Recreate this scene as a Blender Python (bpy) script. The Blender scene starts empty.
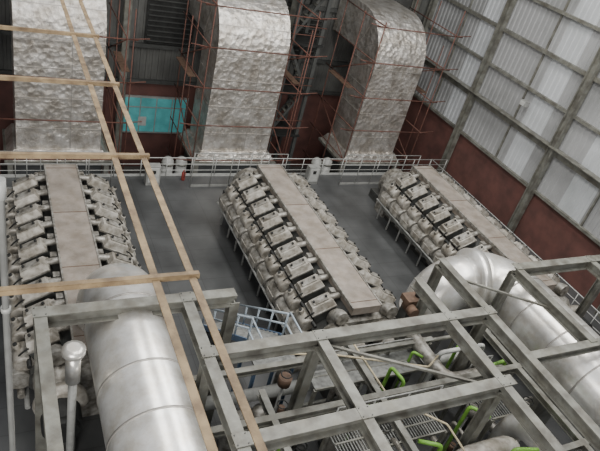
import bpy, bmesh, math, random
from mathutils import Vector, Matrix
random.seed(4)
CAMH=16.2; F=590.0
# ------------------------------------------------------------ materials
def mat(name,col,rough=.5,metal=0.0,var=.12,scale=3.0,bump=0.0,bscale=None,dirt=None,foil=False,emit=0,grime=0):
    m=bpy.data.materials.new(name); m.use_nodes=True
    nt=m.node_tree; n=nt.nodes; l=nt.links
    b=n['Principled BSDF']; b.inputs['Roughness'].default_value=rough; b.inputs['Metallic'].default_value=metal
    tc=n.new('ShaderNodeTexCoord')
    nz=n.new('ShaderNodeTexNoise'); nz.inputs['Scale'].default_value=scale; nz.inputs['Detail'].default_value=6
    l.new(tc.outputs['Object'],nz.inputs['Vector'])
    r=n.new('ShaderNodeValToRGB')
    c2=dirt if dirt else tuple(c*(1-var*2) for c in col)
    r.color_ramp.elements[0].position=.32; r.color_ramp.elements[1].position=.62
    r.color_ramp.elements[0].color=(*c2,1); r.color_ramp.elements[1].color=(*[min(1,c*(1+var*.5)) for c in col],1)
    l.new(nz.outputs['Fac'],r.inputs['Fac'])
    out=r.outputs['Color']
    if grime:
        g=n.new('ShaderNodeTexNoise'); g.inputs['Scale'].default_value=1.7; g.inputs['Detail'].default_value=10; g.inputs['Roughness'].default_value=.75
        l.new(tc.outputs['Object'],g.inputs['Vector'])
        gr=n.new('ShaderNodeValToRGB'); gr.color_ramp.elements[0].position=.40; gr.color_ramp.elements[1].position=.56
        gr.color_ramp.elements[0].color=(1-grime,(1-grime)*.96,(1-grime)*.9,1); gr.color_ramp.elements[1].color=(1,1,1,1)
        l.new(g.outputs['Fac'],gr.inputs['Fac'])
        mx=n.new('ShaderNodeMixRGB'); mx.blend_type='MULTIPLY'; mx.inputs[0].default_value=1
        l.new(out,mx.inputs[1]); l.new(gr.outputs['Color'],mx.inputs[2]); out=mx.outputs[0]
    l.new(out,b.inputs['Base Color'])
    if bump>0:
        bp=n.new('ShaderNodeBump'); bp.inputs['Strength'].default_value=bump; bp.inputs['Distance'].default_value=.06
        if foil:
            v=n.new('ShaderNodeTexVoronoi'); v.inputs['Scale'].default_value=bscale or 3
            n2=n.new('ShaderNodeTexNoise'); n2.inputs['Scale'].default_value=(bscale or 3)*1.3; n2.inputs['Detail'].default_value=9; n2.inputs['Roughness'].default_value=.7
            l.new(tc.outputs['Object'],v.inputs['Vector']); l.new(tc.outputs['Object'],n2.inputs['Vector'])
            ad=n.new('ShaderNodeMath'); ad.operation='ADD'
            l.new(v.outputs['Distance'],ad.inputs[0]); l.new(n2.outputs['Fac'],ad.inputs[1]); l.new(ad.outputs[0],bp.inputs['Height'])
        else:
            n2=n.new('ShaderNodeTexNoise'); n2.inputs['Scale'].default_value=bscale or 12; n2.inputs['Detail'].default_value=5
            l.new(tc.outputs['Object'],n2.inputs['Vector']); l.new(n2.outputs['Fac'],bp.inputs['Height'])
        l.new(bp.outputs['Normal'],b.inputs['Normal'])
    if emit:
        b.inputs['Emission Color'].default_value=(*col,1); b.inputs['Emission Strength'].default_value=emit
    return m
M={}
M['foil']=mat('foil_cladding',(.80,.775,.735),.34,.75,.08,1.6,.9,3.6,dirt=(.50,.47,.43),foil=True,grime=.25)
M['seam']=mat('foil_seam',(.42,.40,.37),.45,.5,.1,4)
M['clad']=mat('aluminium_cladding',(.82,.82,.80),.3,.65,.1,1.4,.06,3,dirt=(.58,.57,.54),grime=.15)
M['silver']=mat('engine_silver',(.38,.37,.34),.45,.35,.2,5,.1,9,dirt=(.15,.14,.12),grime=.4)
M['silver2']=mat('engine_cover_light',(.49,.47,.425),.45,.25,.15,4,.05,9,dirt=(.25,.23,.195),grime=.35)
M['dark']=mat('dark_metal',(.03,.031,.03),.6,.3,.2,4)
M['block']=mat('engine_block_paint',(.06,.063,.06),.55,.1,.2,3,dirt=(.03,.028,.025))
M['strip']=mat('engine_top_cover_tan',(.31,.275,.24),.5,.05,.08,2.0,.04,8,dirt=(.225,.198,.17),grime=.2)
M['beam']=mat('steel_beam_grey',(.205,.208,.185),.5,.1,.12,2.5,dirt=(.115,.112,.098),grime=.2)
M['beamd']=mat('steel_beam_dark',(.07,.073,.07),.6,.1,.12,2.5)
M['yellow']=mat('steel_primer_yellow',(.285,.21,.115),.6,.05,.15,6,dirt=(.15,.10,.055),grime=.35)
M['rust']=mat('scaffold_red',(.14,.056,.04),.7,.1,.15,4,dirt=(.08,.04,.03))
M['maroon']=mat('maroon_panel',(.14,.062,.052),.7,0,.1,1.2,dirt=(.09,.044,.038))
M['red']=mat('signal_red',(.3,.05,.04),.5,0,.1,3)
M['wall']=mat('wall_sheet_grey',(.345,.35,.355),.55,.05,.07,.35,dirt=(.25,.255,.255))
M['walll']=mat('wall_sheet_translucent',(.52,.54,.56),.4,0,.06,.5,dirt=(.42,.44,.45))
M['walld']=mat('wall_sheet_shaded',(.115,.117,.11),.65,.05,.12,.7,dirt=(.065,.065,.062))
M['white']=mat('white_paint',(.50,.51,.49),.5,0,.08,5)
M['rail']=mat('railing_grey',(.33,.335,.32),.5,.1,.1,5)
M['blue']=mat('blue_paint',(.10,.16,.26),.5,0,.1,5)
M['pblue']=mat('pale_blue_paint',(.42,.49,.55),.5,0,.1,5)
M['green']=mat('green_pipe',(.19,.42,.06),.45,0,.1,5)
M['brown']=mat('oxidised_brown',(.14,.088,.06),.7,.2,.2,5)
M['teal']=mat('teal_glass',(.09,.33,.34),.15,0,.25,1.5,emit=.25,dirt=(.05,.2,.2))
M['cream']=mat('cream_hose',(.52,.45,.30),.55,0,.1,6)
M['conc']=mat('concrete',(.09,.085,.08),.85,0,.15,1.2,.2,8)
M['grate']=mat('grating_steel',(.20,.205,.195),.6,.3,.2,8)
def floor_mat():
    m=bpy.data.materials.new('floor_plate'); m.use_nodes=True
    nt=m.node_tree; n=nt.nodes; l=nt.links; b=n['Principled BSDF']; b.inputs['Roughness'].default_value=.36
    tc=n.new('ShaderNodeTexCoord'); br=n.new('ShaderNodeTexBrick')
    br.offset=0; br.inputs['Scale'].default_value=1; br.inputs['Brick Width'].default_value=1.5; br.inputs['Row Height'].default_value=1.0
    br.inputs['Mortar Size'].default_value=.012
    br.inputs['Color1'].default_value=(.074,.077,.078,1); br.inputs['Color2'].default_value=(.081,.084,.085,1); br.inputs['Mortar'].default_value=(.052,.053,.053,1)
    l.new(tc.outputs['Object'],br.inputs['Vector'])
    nz=n.new('ShaderNodeTexNoise'); nz.inputs['Scale'].default_value=.6; nz.inputs['Detail'].default_value=7
    l.new(tc.outputs['Object'],nz.inputs['Vector'])
    r=n.new('ShaderNodeValToRGB'); r.color_ramp.elements[0].position=.3; r.color_ramp.elements[1].position=.7
    r.color_ramp.elements[0].color=(.6,.6,.6,1); r.color_ramp.elements[1].color=(1.25,1.25,1.25,1)
    l.new(nz.outputs['Fac'],r.inputs['Fac'])
    mx=n.new('ShaderNodeMixRGB'); mx.blend_type='MULTIPLY'; mx.inputs[0].default_value=1
    l.new(br.outputs['Color'],mx.inputs[1]); l.new(r.outputs['Color'],mx.inputs[2]); l.new(mx.outputs[0],b.inputs['Base Color'])
    return m
M['floor']=floor_mat()
# ------------------------------------------------------------ builder
class B:
    def __init__(s,name): s.name=name; s.bm=bmesh.new(); s.mats=[]
    def mi(s,k):
        if k not in s.mats: s.mats.append(k)
        return s.mats.index(k)
    def hexa(s,pts,k):
        v=[s.bm.verts.new(p) for p in pts]; i=s.mi(k)
        for f in ((3,2,1,0),(4,5,6,7),(0,1,5,4),(1,2,6,5),(2,3,7,6),(3,0,4,7)):
            fc=s.bm.faces.new([v[a] for a in f]); fc.material_index=i
    def box(s,c,sz,k,fr=None,taper=1.0,tapy=None):
        """box centred at c; fr = 3x3 frame; taper shrinks the top"""
        c=Vector(c); fr=fr or Matrix.Identity(3); tapy=taper if tapy is None else tapy
        x,y,z=[a/2 for a in sz]; P=[]
        for zz,tx,ty in ((-z,1,1),(z,taper,tapy)):
            for a,b_ in ((-x,-y),(x,-y),(x,y),(-x,y)):
                P.append(c+fr@Vector((a*tx,b_*ty,zz)))
        s.hexa(P,k)
    def bar(s,p1,p2,w,h,k):
        p1=Vector(p1);p2=Vector(p2); s.box((p1+p2)/2,(w,(p2-p1).length,h),k,frame(p2-p1))
    def ibeam(s,p1,p2,k,w=.3,h=.34,t=.035):
        p1=Vector(p1);p2=Vector(p2); fr=frame(p2-p1); L=(p2-p1).length; c=(p1+p2)/2
        s.box(c+fr@Vector((0,0,h/2-t/2)),(w,L,t),k,fr); s.box(c-fr@Vector((0,0,h/2-t/2)),(w,L,t),k,fr)
        s.box(c,(t,L,h-2*t),k,fr)
    def tube(s,pts,r,k,seg=12,cap=True):
        pts=[Vector(p) for p in pts]; i=s.mi(k); rings=[]; up=None
        rr=r if isinstance(r,(list,tuple)) else [r]*len(pts)
        for j,p in enumerate(pts):
            a=pts[max(0,j-1)]; b_=pts[min(len(pts)-1,j+1)]
            if (b_-a).length<1e-6: d=dprev
            else: d=(b_-a).normalized()
            dprev=d
            if up is None:
                up=Vector((0,0,1)) if abs(d.z)<.9 else Vector((1,0,0))
            u=d.cross(up)
            if u.length<1e-4: u=d.cross(Vector((0,1,0)))
            u.normalize(); w=u.cross(d).normalized(); up=w
            rings.append([s.bm.verts.new(p+(u*math.cos(t)+w*math.sin(t))*rr[j]) for t in [2*math.pi*q/seg for q in range(seg)]])
        for j in range(len(rings)-1):
            for q in range(seg):
                f=s.bm.faces.new((rings[j][q],rings[j][(q+1)%seg],rings[j+1][(q+1)%seg],rings[j+1][q])); f.material_index=i; f.smooth=True
        if cap:
            for R in (rings[0],rings[-1]):
                f=s.bm.faces.new(R); f.material_index=i
    def prism(s,prof,y0,y1,k,axis='Y'):
        i=s.mi(k)
        def P(a,b_,t): return (a,t,b_) if axis=='Y' else (t,a,b_)
        A=[s.bm.verts.new(P(a,b_,y0)) for a,b_ in prof]; C=[s.bm.verts.new(P(a,b_,y1)) for a,b_ in prof]; n=len(prof)
        for q in range(n):
            f=s.bm.faces.new((A[q],A[(q+1)%n],C[(q+1)%n],C[q])); f.material_index=i
        for R in (A,C): 
            f=s.bm.faces.new(R); f.material_index=i
    def done(s,loc=(0,0,0),bevel=0):
        bmesh.ops.recalc_face_normals(s.bm,faces=s.bm.faces)
        me=bpy.data.meshes.new(s.name); s.bm.to_mesh(me); s.bm.free()
        for k in s.mats: me.materials.append(M[k])
        o=bpy.data.objects.new(s.name,me); o.location=loc; bpy.context.scene.collection.objects.link(o)
        if bevel:
            b=o.modifiers.new('bevel','BEVEL'); b.width=bevel; b.segments=2; b.limit_method='ANGLE'; b.angle_limit=math.radians(50)
        return o
def frame(d):
    y=d.normalized(); up=Vector((0,0,1)) if abs(y.z)<.95 else Vector((0,1,0))
    x=y.cross(up).normalized(); z=x.cross(y).normalized()
    return Matrix((x,y,z)).transposed()
def inst(o,name,loc):
    n=bpy.data.objects.new(name,o.data); n.location=loc
    for m in o.modifiers:
        b=n.modifiers.new(m.name,m.type); b.width=m.width; b.segments=m.segments; b.limit_method='ANGLE'; b.angle_limit=m.angle_limit
    bpy.context.scene.collection.objects.link(n); return n
def arc(c,r,a0,a1,u,v,n=10):
    c=Vector(c);u=Vector(u);v=Vector(v)
    return [c+(u*math.cos(a)+v*math.sin(a))*r for a in [math.radians(a0+(a1-a0)*i/n) for i in range(n+1)]]

# ------------------------------------------------------------ shell
b=B('floor'); b.box((8,10.2,-.15),(40,32.4,.3),'floor'); b.done()
b=B('floor_lower'); b.box((8,30.3,-4.1),(40,8.2,.2),'conc'); b.done()
b=B('trim_1'); b.box((8,26.42,-.2),(38.9,.1,.5),'beam'); b.done()
RX=27.0; BY=34.0
def corr(name,axis,a0,a1,z0,z1,pos,depth,k,pitch=.36,alt=None):
    b=B(name); i=b.mi(k); n=int((a1-a0)/pitch); A=[];C=[]; E=[]
    i2=b.mi(alt[0]) if alt else i
    for q in range(n):
        for fr,dd in ((0,0),(.42,0),(.5,1),(.92,1)):
            a=a0+(q+fr)*pitch; d=pos+dd*depth
            p=(d,a) if axis=='Y' else (a,d)
            E.append(a); A.append(b.bm.verts.new((*p,z0))); C.append(b.bm.verts.new((*p,z1)))
    for q in range(len(A)-1):
        f=b.bm.faces.new((A[q],A[q+1],C[q+1],C[q])); 
        f.material_index=i2 if alt and any(lo<E[q]<hi for lo,hi in alt[1]) else i
    return b
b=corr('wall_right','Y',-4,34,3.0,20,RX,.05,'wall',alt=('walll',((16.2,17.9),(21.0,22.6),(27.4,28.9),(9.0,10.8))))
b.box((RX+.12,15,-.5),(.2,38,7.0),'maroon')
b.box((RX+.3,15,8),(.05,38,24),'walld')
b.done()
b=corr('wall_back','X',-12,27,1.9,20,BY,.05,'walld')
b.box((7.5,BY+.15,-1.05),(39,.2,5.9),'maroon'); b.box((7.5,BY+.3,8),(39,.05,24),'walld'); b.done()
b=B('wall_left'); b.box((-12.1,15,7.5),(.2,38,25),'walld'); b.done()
b=B('trim_2')
for y in (33.5,26.8,19.7,12.6,5.5):
    b.ibeam((RX-.28,y,-4 if y>26.5 else 0),(RX-.28,y,20),'beam',.34,.4,.05)
for z,h in ((3.0,.16),(5.5,.42),(7.6,.16),(9.7,.2),(11.8,.16),(13.9,.34),(16,.16)):
    b.box((RX-.1,15,z),(.2,37,h),'beam')
    if h>.25: b.box((RX-.3,15,z+h/2),(.45,37,.05),'beam')
for y in (30.2,23.2,16.1,9): b.box((RX-.05,y,11),(.1,.08,16),'beam')
b.done()
b=B('trim_3')
for x in (-3,6.8,16.6,25.5):
    b.ibeam((x,BY-.3,-4),(x,BY-.3,20),'beam',.4,.4,.05)
for z in (2.0,4.2,7.6,10.5,13):
    b.box((7.5,BY-.1,z),(38,.2,.22),'beamd')
b.done()
b=B('window_1'); b.box((9.0,BY-.08,-.2),(4.0,.08,2.5),'rail')
for i in range(4): b.box((9.0-1.46+i*.975,BY-.14,-.2),(.9,.06,2.25),'teal')
b.box((9.0,BY-.17,.35),(3.8,.05,.06),'rail')
b.box((8.2,BY-.19,-.6),(.5,.03,.6),'white'); b.done()
for nm,x0,z0 in (('window_2',9.3,5.7),('window_3',17.6,5.7)):
    b=B(nm); b.box((x0,BY-.12,z0),(2.8,.12,2.6),'dark')
    for i in range(9): b.box((x0,BY-.22,z0-1.15+i*.29),(2.6,.12,.05),'beamd')
    b.done()

# ------------------------------------------------------------ exhaust ducts
DX=[(2.85,3.9),(12.2,3.95),(21.5,3.45)]
def duct(x,W,name):
    y0=28.0; D=2.5; b=B(name); i=b.mi('foil')
    path=[]
    zs=[.6+j*(6.2-.6)/7 for j in range(8)]
    for z in zs: path.append(((y0,z),(y0+D,z)))
    cy=y0+D+.25; cz=6.2
    for j in range(1,13):
        a=math.pi/2*j/12
        path.append(((cy-(D+.25)*math.cos(a),cz+(D+.25)*math.sin(a)),(cy-.25*math.cos(a),cz+.25*math.sin(a))))
    for y in (31.8,32.9,BY-.25): path.append(((y,cz+D+.25),(y,cz+.25)))
    R=[]
    for (oa,ob),(ia,ib) in path:
        R.append([b.bm.verts.new(p) for p in ((x-W/2,oa,ob),(x+W/2,oa,ob),(x+W/2,ia,ib),(x-W/2,ia,ib))])
    for j in range(len(R)-1):
        for q in range(4):
            f=b.bm.faces.new((R[j][q],R[j][(q+1)%4],R[j+1][(q+1)%4],R[j+1][q])); f.material_index=i
    b.bm.faces.new(R[0]); 
    for z in (1.7,3.3,4.8,6.1):
        b.box((x,y0+D/2,z),(W+.04,D+.04,.04),'seam')
    for j in (11,15):
        (oa,ob),(ia,ib)=path[j]; c=Vector((x,(oa+ia)/2,(ob+ib)/2)); d=Vector((0,oa-ia,ob-ib)); 
        fr=Matrix((Vector((1,0,0)),d.normalized(),Vector((1,0,0)).cross(d.normalized()))).transposed()
        b.box(c,(W+.04,d.length+.04,.04),'seam',fr)
    b.box((x+.5,y0-.005,3.4),(.03,.03,5.6),'seam')
    b.box((x,y0+D/2,.35),(W+.9,D+.7,.5),'foil',taper=.86,tapy=.86)
    b.box((x,y0+D/2,.02),(W+1.1,D+.9,.16),'beam')
    b.box((x,y0+D/2,-2.03),(W+.2,D+.2,3.94),'beamd')
    for s in (-1,1):
        b.box((x+s*(W/2+.3),y0-.3,-1.9),(.25,.25,4.1),'beam')
    return b.done()
for x,W in DX: duct(x,W,'exhaust_duct')
def canister(x,y):
    b=B('air_filter_canister')
    for dx in (0,.75):
        b.tube([(x+dx,y,-4),(x+dx,y,.2),(x+dx,y,.2),(x+dx,y,.35),(x+dx,y,.42)],[.3,.3,.3,.22,.1],'rail',16)
        b.tube([(x+dx,y,0),(x+dx,y,.08)],.34,'beam',16)
    b.tube([(x,y,-1),(x+.75,y,-1)],.15,'rail')
    b.done()
canister(8.3,27.6); canister(17.5,27.6)
def scaffold(x,W):
    b=B('scaffolding'); r=.032
    xa,xb=x-W/2-.75,x+W/2+.75
    ztop=9.6
    for xx in (xa,xb):
        for y in (27.1,29.4,31.6): b.tube([(xx,y,-4),(xx,y,ztop+random.uniform(-.8,.8))],r,'rust',6)
    for z in (-1.6,.5,2.6,4.7,6.8,8.8):
        b.tube([(xa-.5,27.1,z),(xb+.5,27.1,z)],r,'rust',6)
        for xx in (xa,xb): b.tube([(xx,26.9,z+.06),(xx,32.2,z+.06)],r,'rust',6)
        for xx in (xa,xb):
            s=1 if xx>x else -1
            b.tube([(xx,27.1,z),(xx+s*1.0,27.0,z+.15)],r*.8,'rust',6)
    for s,xx in ((-1,xa),(1,xb)):
        b.tube([(xx,27.1,.5),(xx,31.6,2.6)],r,'rust',6); b.tube([(xx,31.6,4.7),(xx,27.1,6.8)],r,'rust',6)
        b.tube([(xx+s*.6,28.5,-4),(xx+s*.6,28.5,7.8)],r,'rust',6)
        b.box((xx+s*.3,29.6,4.78),(.4,2.6,.04),'brown')
    b.done()
for x,W in DX: scaffold(x,W)
for x in (16.6,):
    b=B('service_tower')
    for xx in (x-.9,x+.9):
        for y in (31,33): b.ibeam((xx,y,-4),(xx,y,9.5),'beamd',.22,.22,.03)
    for z in (.2,3.1,6.2,9.2):
        b.box((x,32,z),(2.2,2.4,.12),'dark')
        for y in (30.9,): 
            b.tube([(x-1.1,y,z+1.05),(x+1.1,y,z+1.05)],.03,'rust',6); b.tube([(x-1.1,y,z+.55),(x+1.1,y,z+.55)],.025,'rust',6)
    for z0,z1,sgn in ((.2,3.1,1),(3.1,6.2,-1),(6.2,9.2,1)):
        for yy in (31.3,31.9): b.bar((x-sgn*.9,yy,z0),(x+sgn*.9,yy,z1),.05,.16,'beamd')
        for i in range(9):
            t=(i+.5)/9; b.box((x-sgn*.9+sgn*1.8*t,31.6,z0+(z1-z0)*t),(.22,.6,.04),'beam')
    b.done()

# ------------------------------------------------------------ engines
def engine():
    b=B('v_engine'); N=9; P=1.03; L=N*P+.1
    half=[(1.45,0),(1.45,1.0),(1.75,1.35),(1.7,1.9),(1.1,2.3),(.55,2.8)]
    prof=half+[(-x,z) for x,z in reversed(half)]
    b.prism(prof,0,L,'block')
    b.box((0,L/2,3.0),(1.16,L+.5,.34),'strip')
    for s in (-1,1): b.box((s*.6,L/2,3.13),(.06,L+.5,.14),'silver')
    for i in range(0,N+1,3):
        b.box((0,.05+i*P,3.175),(1.18,.03,.015),'brown')
    for s in (-1,1):
        th=math.radians(27)
        u=Vector((s*math.cos(th),0,-math.sin(th))); n=Vector((s*math.sin(th),0,math.cos(th))); yv=Vector((0,1,0))
        fr=Matrix((u,yv,n)).transposed()
        for i in range(N):
            y=.1+P*(i+.5); o=Vector((s*1.22,y,2.42))
            b.box(o,(.9,.64,.5),'block',fr)
            b.box(o+n*.27,(.98,.70,.07),'silver',fr)
            b.box(o+n*.41-u*.02,(.92,.64,.24),'silver2',fr,taper=.84,tapy=.62)
            b.box(o+n*.55-u*.02,(.58,.28,.05),'silver',fr)
            for du in (-.27,.22): b.tube([o+n*.56+u*du,o+n*.64+u*du],.045,'dark',8)
            b.box(o-n*.05+yv*.51-u*.05,(.5,.12,.3),'block',fr)
            b.tube([Vector((s*.58,y+.1,2.95)),o+n*.32-u*.38+yv*.1],.12,'silver',8)
            b.box(Vector((s*.74,y+.42,2.85)),(.22,.24,.22),'silver')
            c=o+u*.74-n*.06
            b.tube([c-yv*.36,c-yv*.33,c+yv*.33,c+yv*.36],[.2,.28,.28,.2],'silver2',16)
            b.box(c-n*.22+u*.04,(.42,.56,.34),'silver',fr)
            b.tube([c+n*.22+yv*.12,c+n*.44+yv*.12],.10,'silver2',10); b.tube([c+n*.44+yv*.12,c+n*.49+yv*.12],.065,'dark',8)
            b.tube([c+n*.28-yv*.2,c+n*.4-u*.2-yv*.25,o+n*.4+u*.36-yv*.28],.03,'dark',6)
            b.tube([(s*1.98,y-P/2+.06,1.5),(s*1.98,y+P/2-.06,1.5)],.34,'silver',16)
            b.box((s*2.3,y,1.46),(.05,P-.4,.3),'silver2')
            b.box((s*1.5,y,.6),(.12,.74,.62),'silver')
            b.tube([(s*1.95,y+.45,1.2),(s*1.95,y+.45,0.0)],.05,'rail',6)
        b.tube([(s*1.95,0,1.0),(s*1.95,L,1.0)],.11,'silver',10)
        b.tube([(s*1.8,-.2,.7),(s*1.8,L,.7)],.08,'rail',8)
        b.tube([(s*2.28,-.1,1.2),(s*2.28,L+.1,1.2)],.05,'rail',8)
        b.tube([(s*1.72,0,2.2),(s*1.72,L,2.2)],.07,'dark',8)
        tx=s*1.05; 
        b.tube([(tx,-.1,2.0),(tx,-.25,2.0),(tx,-.6,2.0),(tx,-1.0,2.0),(tx,-1.5,2.0),(tx,-1.55,2.0)],[.45,.62,.62,.4,.4,.3],'silver',20)
        b.tube(arc((tx,-1.25,2.0),.48,0,300,(1,0,0),(0,0,1),18),[.30-.008*q for q in range(19)],'silver2',12)
        b.tube([(tx,-1.45,2.0),(tx,-2.1,2.0),(tx,-2.1,2.0),(tx,-2.25,2.0)],[.52,.52,.42,.42],'dark',20)
        b.tube(arc((tx,-.45,2.4),.5,0,90,(0,0,1),(0,1,0),6),.26,'silver',12)
        b.box((tx,-1,.8),(.8,1.3,1.6),'block')
    b.prism([(-1.5,0),(-1.5,1.9),(-1.0,2.6),(1.0,2.6),(1.5,1.9),(1.5,0)],-.35,0,'silver')
    b.prism([(-1.6,0),(-1.6,1.6),(-.9,2.4),(.9,2.4),(1.6,1.6),(1.6,0)],L,L+.9,'silver')
    b.tube([(0,L+.9,1.0),(0,L+2.2,1.0)],.85,'silver',24)
    b.box((0,L+1.5,.25),(2.4,1.5,.5),'block')
    return b.done(bevel=.02)
EY=12.5
e=engine(); e.location=(2.3,EY,0)
inst(e,'v_engine.001',(11.5,EY,0)); inst(e,'v_engine.002',(20.5,EY-.1,0))

# ------------------------------------------------------------ railings
def railing(name,p1,p2,n,h=1.1,k='rail'):
    b=B(name); p1=Vector(p1);p2=Vector(p2)
    for z in (h,h*.66,h*.33): b.tube([p1+Vector((0,0,z)),p2+Vector((0,0,z))],.025 if z==h else .018,k,6)
    for i in range(n+1):
        p=p1.lerp(p2,i/n); b.tube([p,p+Vector((0,0,h))],.025,k,6)
    b.bar(p1+Vector((0,0,.08)),p2+Vector((0,0,.08)),.02,.14,k); b.done()
railing('railing',(-8,26.3,0),(26.4,26.3,0),26,1.1,'white')
railing('railing',(25.0,8,0),(25.0,26.2,0),14,1.2,'white')
for x in (2.3,11.5,20.5):
    railing('railing',(x-2.6,25.2,0),(x+2.6,25.2,0),5,2.0)
for x,y in ((7.0,25.6),(16.1,25.5)):
    b=B('control_cabinet'); b.box((x,y,.55),(.7,.4,1.1),'rail'); b.box((x,y-.21,.6),(.55,.03,.85),'white'); b.box((x,y-.24,.8),(.2,.02,.2),'dark'); b.done(bevel=.01)
b=B('fire_extinguisher'); b.tube([(8.7,25.9,0),(8.7,25.9,.05),(8.7,25.9,.45),(8.7,25.9,.52),(8.7,25.9,.6)],[.09,.1,.1,.04,.03],'red',12)
b.tube([(8.7,25.9,.58),(8.7,25.75,.5),(8.7,25.77,.2)],.015,'dark',6); b.done()

# ------------------------------------------------------------ big exhaust pipe, left
def bands(b,x,ys,z,r):
    for y in ys: b.tube([(x,y-.03,z),(x,y+.03,z)],r+.012,'seam',48)
b=B('insulated_exhaust_pipe')
x=2.95;z=4.4;R=1.1
pts=[(x,0,z),(x,12.0,z)]+arc((x,12.0,z-1.3),1.3,0,90,(0,0,1),(0,1,0),8)[1:]
b.tube(pts[:-1]+[(x,13.3,3.0)],R,'clad',48); bands(b,x,(2,4,6,7.9,9.3,11.6),z,R)
b.box((x,5,1.8),(1.2,.25,3.4),'beam')
b.done()
b=B('vent_stack')
b.tube([(1.35,9.7,0),(1.35,9.7,5.0)],.1,'rail',10)
b.tube([(1.35,9.7,4.7),(1.35,9.7,5.5)],.17,'clad',16); b.tube([(1.35,9.7,5.5),(1.35,9.7,5.62),(1.35,9.7,5.75),(1.35,9.7,5.8)],[.17,.26,.26,.15],'clad',16); b.done()
# right big pipe
b=B('insulated_exhaust_pipe')
x=17.4;z=3.7;R=1.2
pts=[(x,1,z),(x,11.0,z)]+arc((x-1.4,11.0,z),1.4,0,80,(1,0,0),(0,1,0),8)[1:]
b.tube(pts,R,'clad',48); bands(b,x,(3,5,7,8.5,10,11),z,R)
last=Vector(pts[-1]); 
b.tube([last,last+Vector((-.35,.08,0)),last+Vector((-.35,.08,0)),last+Vector((-.6,.1,0))],[R+.08,R+.08,1.0,1.0],'clad',48)
c0=last+Vector((-.55,.1,-1.05))
b.tube([last+Vector((-.4,.1,0))]+arc(c0,1.05,90,180,(1,0,0),(0,0,1),7)+[c0+Vector((-1.05,0,-2.5))],1.0,'clad',32)
b.tube([c0+Vector((-1.05,0,-.35)),c0+Vector((-1.05,0,-.45))],1.08,'seam',32)
for y in (4,8): 
    b.box((x,y,1.2),(1.4,.3,2.4),'beam'); 
b.done()

# ------------------------------------------------------------ steel frames
ZT=5.75-.17
b=B('pipe_support_frame'); k='beam'
for X0,X1,Y in ((.6,5.6,10.96),(4.3,13.4,9.03),(4.3,12.0,6.55),(16.0,21.5,10.8)):
    b.ibeam((X0,Y,ZT),(X1,Y,ZT),k,.32,.40)
for X,Y0,Y1 in ((4.25,2,10.96),(7.3,2,9.03),(11.65,2,10.8),(13.2,2,11.6),(.75,2,10.96),(16.0,7.2,10.8),(19.8,2,10.8)):
    b.ibeam((X,Y0,ZT-.004),(X,Y1,ZT-.004),k,.28,.36)
b.ibeam((13.2,7.2,ZT-.008),(19.8,7.2,ZT-.008),k,.26,.3)
b.ibeam((4.3,3.6,ZT-.008),(13.2,3.6,ZT-.008),k)
for X,Y in ((.75,10.96),(5.6,10.96),(4.3,9.03),(13.2,9.03),(16.0,10.8),(21.4,10.8),(4.3,6.55),(11.65,6.55),(19.8,7.2),(13.2,11.5),(7.3,9.03)):
    b.ibeam((X,Y,0),(X,Y,ZT-.1),k,.26,.28)
for X0,X1,Y,z in ((4.3,15.8,8.1,3.9),(4.3,15.8,5.2,3.9),(4.3,13,10.3,3.2)):
    b.ibeam((X0,Y,z),(X1,Y,z),k,.18,.22,.03)
for X,Y0,Y1,z in ((9.3,2,10.3,3.896),(6.0,2,9,3.896),(14.6,2,9.8,3.896)):
    b.ibeam((X,Y0,z),(X,Y1,z),k,.18,.22,.03)
for X,Y in ((4.25,9.03),(7.3,9.03),(11.65,9.03),(13.2,9.03),(4.25,6.55),(7.3,6.55),(11.65,6.55),(16.0,10.8),(19.8,10.8),(.75,10.96),(4.25,10.96)):
    b.box((X,Y,ZT+.205),(.34,.34,.012),k)
    for a in (-.12,.12):
        for c in (-.12,.12): b.tube([(X+a,Y+c,ZT+.21),(X+a,Y+c,ZT+.23)],.016,'beamd',6)
b.bar((7.3,9.03,ZT-.1),(11.65,6.55,ZT-.1),.07,.07,k)
b.bar((13.2,11.0,ZT-.1),(16.0,9.0,ZT-.1),.07,.07,k)
b.done()

# overhead yellow track (near camera)
h=4.0; Z=CAMH-h
b=B('overhead_track'); k='yellow'
def angle(p1,p2,w=.075,t=.014):
    p1=Vector(p1);p2=Vector(p2); fr=frame(p2-p1);c=(p1+p2)/2;L=(p2-p1).length
    b.box(c,(w,L,t),k,fr); b.box(c+fr@Vector((w/2,0,-w/2)),(t,L,w),k,fr)
for X in (.345*h,.44*h): angle((X,1.2,Z),(X,17,Z))
for Yf in (.55,1.13,1.75,2.33,2.88,3.45): angle((-1.6,Yf*h,Z+.03),(.46*h,Yf*h,Z+.03),.055)
angle((-1.5,1.2,Z),(-1.5,17,Z))
for X in (.37,1.76,-1.5):
    for Y in (17,): b.tube([(X,Y,Z),(X,Y,20)],.03,k,6)
b.done()
b=B('downpipe'); b.tube([(0.02,5,0),(0.02,5,12.9),(0.02,5,12.9),(0.02,5,13.1)],[.035,.035,.05,.05],'rail',12)
for z in (3,6,9,11.5): b.tube([(0.02,5,z),(0.02,5,z+.06)],.05,'rail',12)
b.done()

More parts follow.
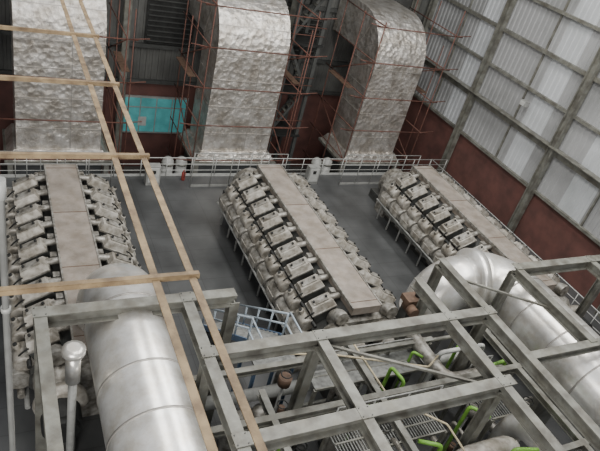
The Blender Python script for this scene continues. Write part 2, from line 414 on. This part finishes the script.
# ------------------------------------------------------------ front-of-engine clutter
b=B('service_platform')
for (x0,x1,y0,y1,z,solid) in ((7.7,11.2,7.0,7.8,3.2,0),(13.6,14.4,7.3,8.9,2.6,0),(8.2,12.4,9.5,10.4,2.8,1)):
    if solid: b.box(((x0+x1)/2,(y0+y1)/2,z+.02),(x1-x0,y1-y0,.03),'grate')
    else:
        n=int((x1-x0)/.09)
        for i in range(n+1): b.box((x0+(x1-x0)*i/n,(y0+y1)/2,z),(.03,y1-y0,.05),'grate')
    for yy in (y0,(y0+y1)/2,y1): b.box(((x0+x1)/2,yy,z),(x1-x0,.05,.1),'beam')
    for xx in (x0,x1):
        for yy in (y0,y1): b.box((xx,yy,z/2),(.1,.1,z),'beam')
    for zz in (.55,1.05): b.tube([(x0,y1,z+zz),(x1,y1,z+zz)],.025,'rail',6)
    for i in range(4): b.tube([(x0+(x1-x0)*i/3,y1,z),(x0+(x1-x0)*i/3,y1,z+1.05)],.025,'rail',6)
b.done()
b=B('pipework')
random.seed(11)
def run(pts,r,k):
    out=[Vector(pts[0])]
    for i in range(1,len(pts)-1):
        p=Vector(pts[i]);a=(Vector(pts[i-1])-p).normalized();c=(Vector(pts[i+1])-p).normalized(); d=r*2.2
        for t in (0,.25,.5,.75,1): out.append((p+a*d)*(1-t)**2+p*2*t*(1-t)+(p+c*d)*t*t)
    out.append(Vector(pts[-1])); b.tube(out,r,k,12)
run([(5.0,10.2,2.2),(15.2,10.2,2.2),(15.2,3,2.2)],.2,'rail')
run([(5.4,9.7,1.4),(14.6,9.7,1.4),(14.6,2,1.4)],.18,'silver')
run([(6.2,2,2.6),(6.2,8.4,2.6),(8.6,8.4,2.6),(8.6,8.4,0)],.28,'silver')
run([(9.4,2,1.8),(9.4,9.2,1.8),(9.4,9.2,0)],.2,'silver')
run([(10.6,2,3.4),(10.6,6.0,3.4),(13.0,6.0,3.4),(13.0,6.0,.0)],.3,'silver2')
run([(12.4,11.2,0),(12.4,11.2,3.2),(12.4,8.6,3.2),(15,8.6,3.2),(15,8.6,0)],.24,'silver')
run([(5.0,4.5,3.2),(11.3,4.5,3.2),(11.3,4.5,0)],.16,'rail')
run([(14.3,2,3.0),(14.3,7.0,3.0),(14.3,7.0,0)],.42,'clad')
run([(7.9,10.9,0),(7.9,10.9,2.4),(9.6,10.9,2.4),(9.6,11.4,2.4)],.24,'silver')
ks=['rail','silver','white','dark','silver','beam','brown']
for i in range(44):
    x0=random.uniform(4.8,15);y0=random.uniform(3,10.4);z0=random.uniform(.6,3.5);l=random.uniform(1,3.5)
    if i%2: run([(x0,y0,0),(x0,y0,z0),(x0+l,y0,z0),(x0+l,y0,0)],random.uniform(.04,.11),random.choice(ks))
    else: run([(x0,y0,0),(x0,y0,z0),(x0,y0-l,z0),(x0,y0-l,0)],random.uniform(.04,.11),random.choice(ks))
for i in range(34):
    x0=random.uniform(5,15);y0=random.uniform(4,10.3);z0=random.uniform(1.2,3.2)
    b.tube([(x0,y0,0),(x0,y0,z0)],.05,'rail',8); b.tube([(x0,y0,z0),(x0,y0,z0+.3)],random.uniform(.1,.2),random.choice(['dark','silver','brown','block']),12)
    b.tube(arc((x0,y0,z0+.42),.16,0,360,(1,0,0),(0,1,0),12),.02,'dark',6)
b.done()
b=B('green_pipe')
run([(10.6,9.3,0),(10.6,9.3,3.5),(10.7,8.7,3.5),(10.7,8.7,2.6)],.06,'green')
run([(9.7,6.6,3.8),(10.3,6.3,3.8),(10.3,6.3,0)],.06,'green')
run([(13.7,7.0,3.6),(14.0,5.6,3.6),(14.0,5.6,0)],.12,'green')
run([(5.5,7.7,3.6),(6.3,7.8,3.6),(6.3,7.8,0)],.08,'green')
run([(14.1,8.7,3.4),(15.1,8.8,3.4),(15.1,8.8,0)],.06,'green')
run([(13.9,9.9,0),(13.9,9.9,3.2),(14.3,9.6,3.2)],.06,'green')
run([(12.3,7.4,0),(12.3,7.4,3.5),(12.7,6.9,3.5)],.06,'green')
run([(9.3,8.6,0),(9.3,8.6,3.4),(9.3,8.3,3.2)],.05,'green')
run([(12.3,5.6,0),(12.3,5.6,3.9),(13.0,5.4,3.9)],.07,'green')
run([(11.9,9.9,0),(11.9,9.9,3.3),(12.1,9.6,3.3)],.05,'green')
b.done()
b=B('cream_hose')
run([(9.2,10.2,4.3),(9.8,8.2,3.6),(10.8,6.8,3.9),(11.1,4,3.4)],.03,'cream'); run([(7.0,10,4.1),(8.4,9.6,4.2),(11.4,8.7,4.0),(12.5,9.4,3.5)],.03,'cream')
b.done()
for x,y in ((9.9,9.0),(6.4,9.9),(12.9,4.9),(8.1,5.4)):
    b=B('filter_vessel')
    for dx in (-.4,.4):
        b.tube([(x+dx,y,0),(x+dx,y,.3),(x+dx,y,1.6),(x+dx,y,1.8),(x+dx,y,1.88)],[.28,.32,.32,.24,.08],'silver',18)
        b.tube([(x+dx,y,1.35),(x+dx,y,1.45)],.38,'dark',18)
    b.tube([(x-.4,y-.2,.8),(x+.4,y-.2,.8)],.1,'rail',10); b.box((x,y,.08),(1.7,.9,.16),'block')
    b.done()
b=B('valve_actuator')
b.box((13.1,11.95,1.6),(.4,.4,3.2),'block'); b.tube([(13.1,11.95,3.2),(13.1,11.95,3.5)],.28,'brown',16); b.box((13.1,11.95,3.6),(.7,.5,.22),'brown'); b.tube([(12.8,11.6,3.5),(12.8,11.3,3.5)],.2,'brown',14)
b.tube([(13.3,11.95,3.7),(13.3,11.95,4.0)],.12,'dark',10); b.done()
b=B('access_stair')
x0,x1=6.7,7.9
for xx in (x0,x1):
    b.bar((xx,15.2,0.1),(xx,11.6,3.0),.06,.2,'blue')
    for zz in (.55,1.0): b.tube([(xx,15.2,zz+.1),(xx,11.6,3.0+zz)],.035,'pblue',8)
    for i in range(5):
        t=i/4; b.tube([(xx,15.2-3.6*t,2.9*t+.1),(xx,15.2-3.6*t,2.9*t+1.1)],.035,'pblue',8)
for i in range(13):
    t=(i+.5)/13; b.box(((x0+x1)/2,15.2-3.6*t,2.9*t+.1),(x1-x0,.26,.04),'grate')
b.box((7.3,11.1,2.96),(1.4,1.1,.08),'grate')
for xx in (6.65,7.95):
    for yy in (10.6,11.6): b.box((xx,yy,1.5),(.09,.09,3),'blue')
for zz in (.5,1.05): b.tube([(6.65,11.6,3+zz),(6.65,10.6,3+zz),(7.95,10.6,3+zz),(7.95,11.6,3+zz)],.035,'pblue',8)
b.done()
b=B('wall_lamp'); b.box((RX-.5,22.6,6.9),(.3,.4,.3),'rail'); b.box((RX-.67,22.6,6.9),(.04,.3,.22),'white'); b.tube([(RX-.1,22.6,6.9),(RX-.4,22.6,6.9)],.04,'rail'); b.done()

# ------------------------------------------------------------ lights
w=bpy.data.worlds.new('world'); bpy.context.scene.world=w; w.use_nodes=True
bg=w.node_tree.nodes['Background']; bg.inputs[0].default_value=(.93,.95,1,1); bg.inputs[1].default_value=.48
def area(name,loc,sx,sy,p,target=None,col=(1,.975,.93)):
    L=bpy.data.lights.new(name,'AREA'); L.shape='RECTANGLE'; L.size=sx; L.size_y=sy; L.energy=p; L.color=col
    o=bpy.data.objects.new(name,L); o.location=loc; bpy.context.scene.collection.objects.link(o)
    if target: o.rotation_euler=(Vector(target)-Vector(loc)).to_track_quat('-Z','Y').to_euler()
area('skylight_1',(13,13,21),3.0,20,3100); area('skylight_2',(21,13,21),3.0,20,2500); area('skylight_3',(4,12,21),3.0,18,1700)
area('camera_side_fill',(-4,-6,14),9,8,3200,(12,27,4),(1,.97,.93))  # added light out of view behind the camera, brightens the duct fronts

# ------------------------------------------------------------ camera
X=Vector((1170,-55,F)).normalized(); Y=Vector((-325,-485,F)).normalized()
D=X.cross(Y); D=D if D.y>0 else -D; D.normalize(); X=(X-Y*X.dot(Y)).normalized()
right=Vector((X[0],Y[0],-D[0])); up=-Vector((X[1],Y[1],-D[1])); back=-Vector((X[2],Y[2],-D[2]))
cam=bpy.data.cameras.new('camera'); co=bpy.data.objects.new('camera',cam); bpy.context.scene.collection.objects.link(co)
m=Matrix((right,up,back)).transposed().to_4x4(); m.translation=Vector((0,0,CAMH)); co.matrix_world=m
cam.sensor_width=36; cam.lens=36*F/600; cam.clip_end=200; cam.clip_start=.05
bpy.context.scene.camera=co
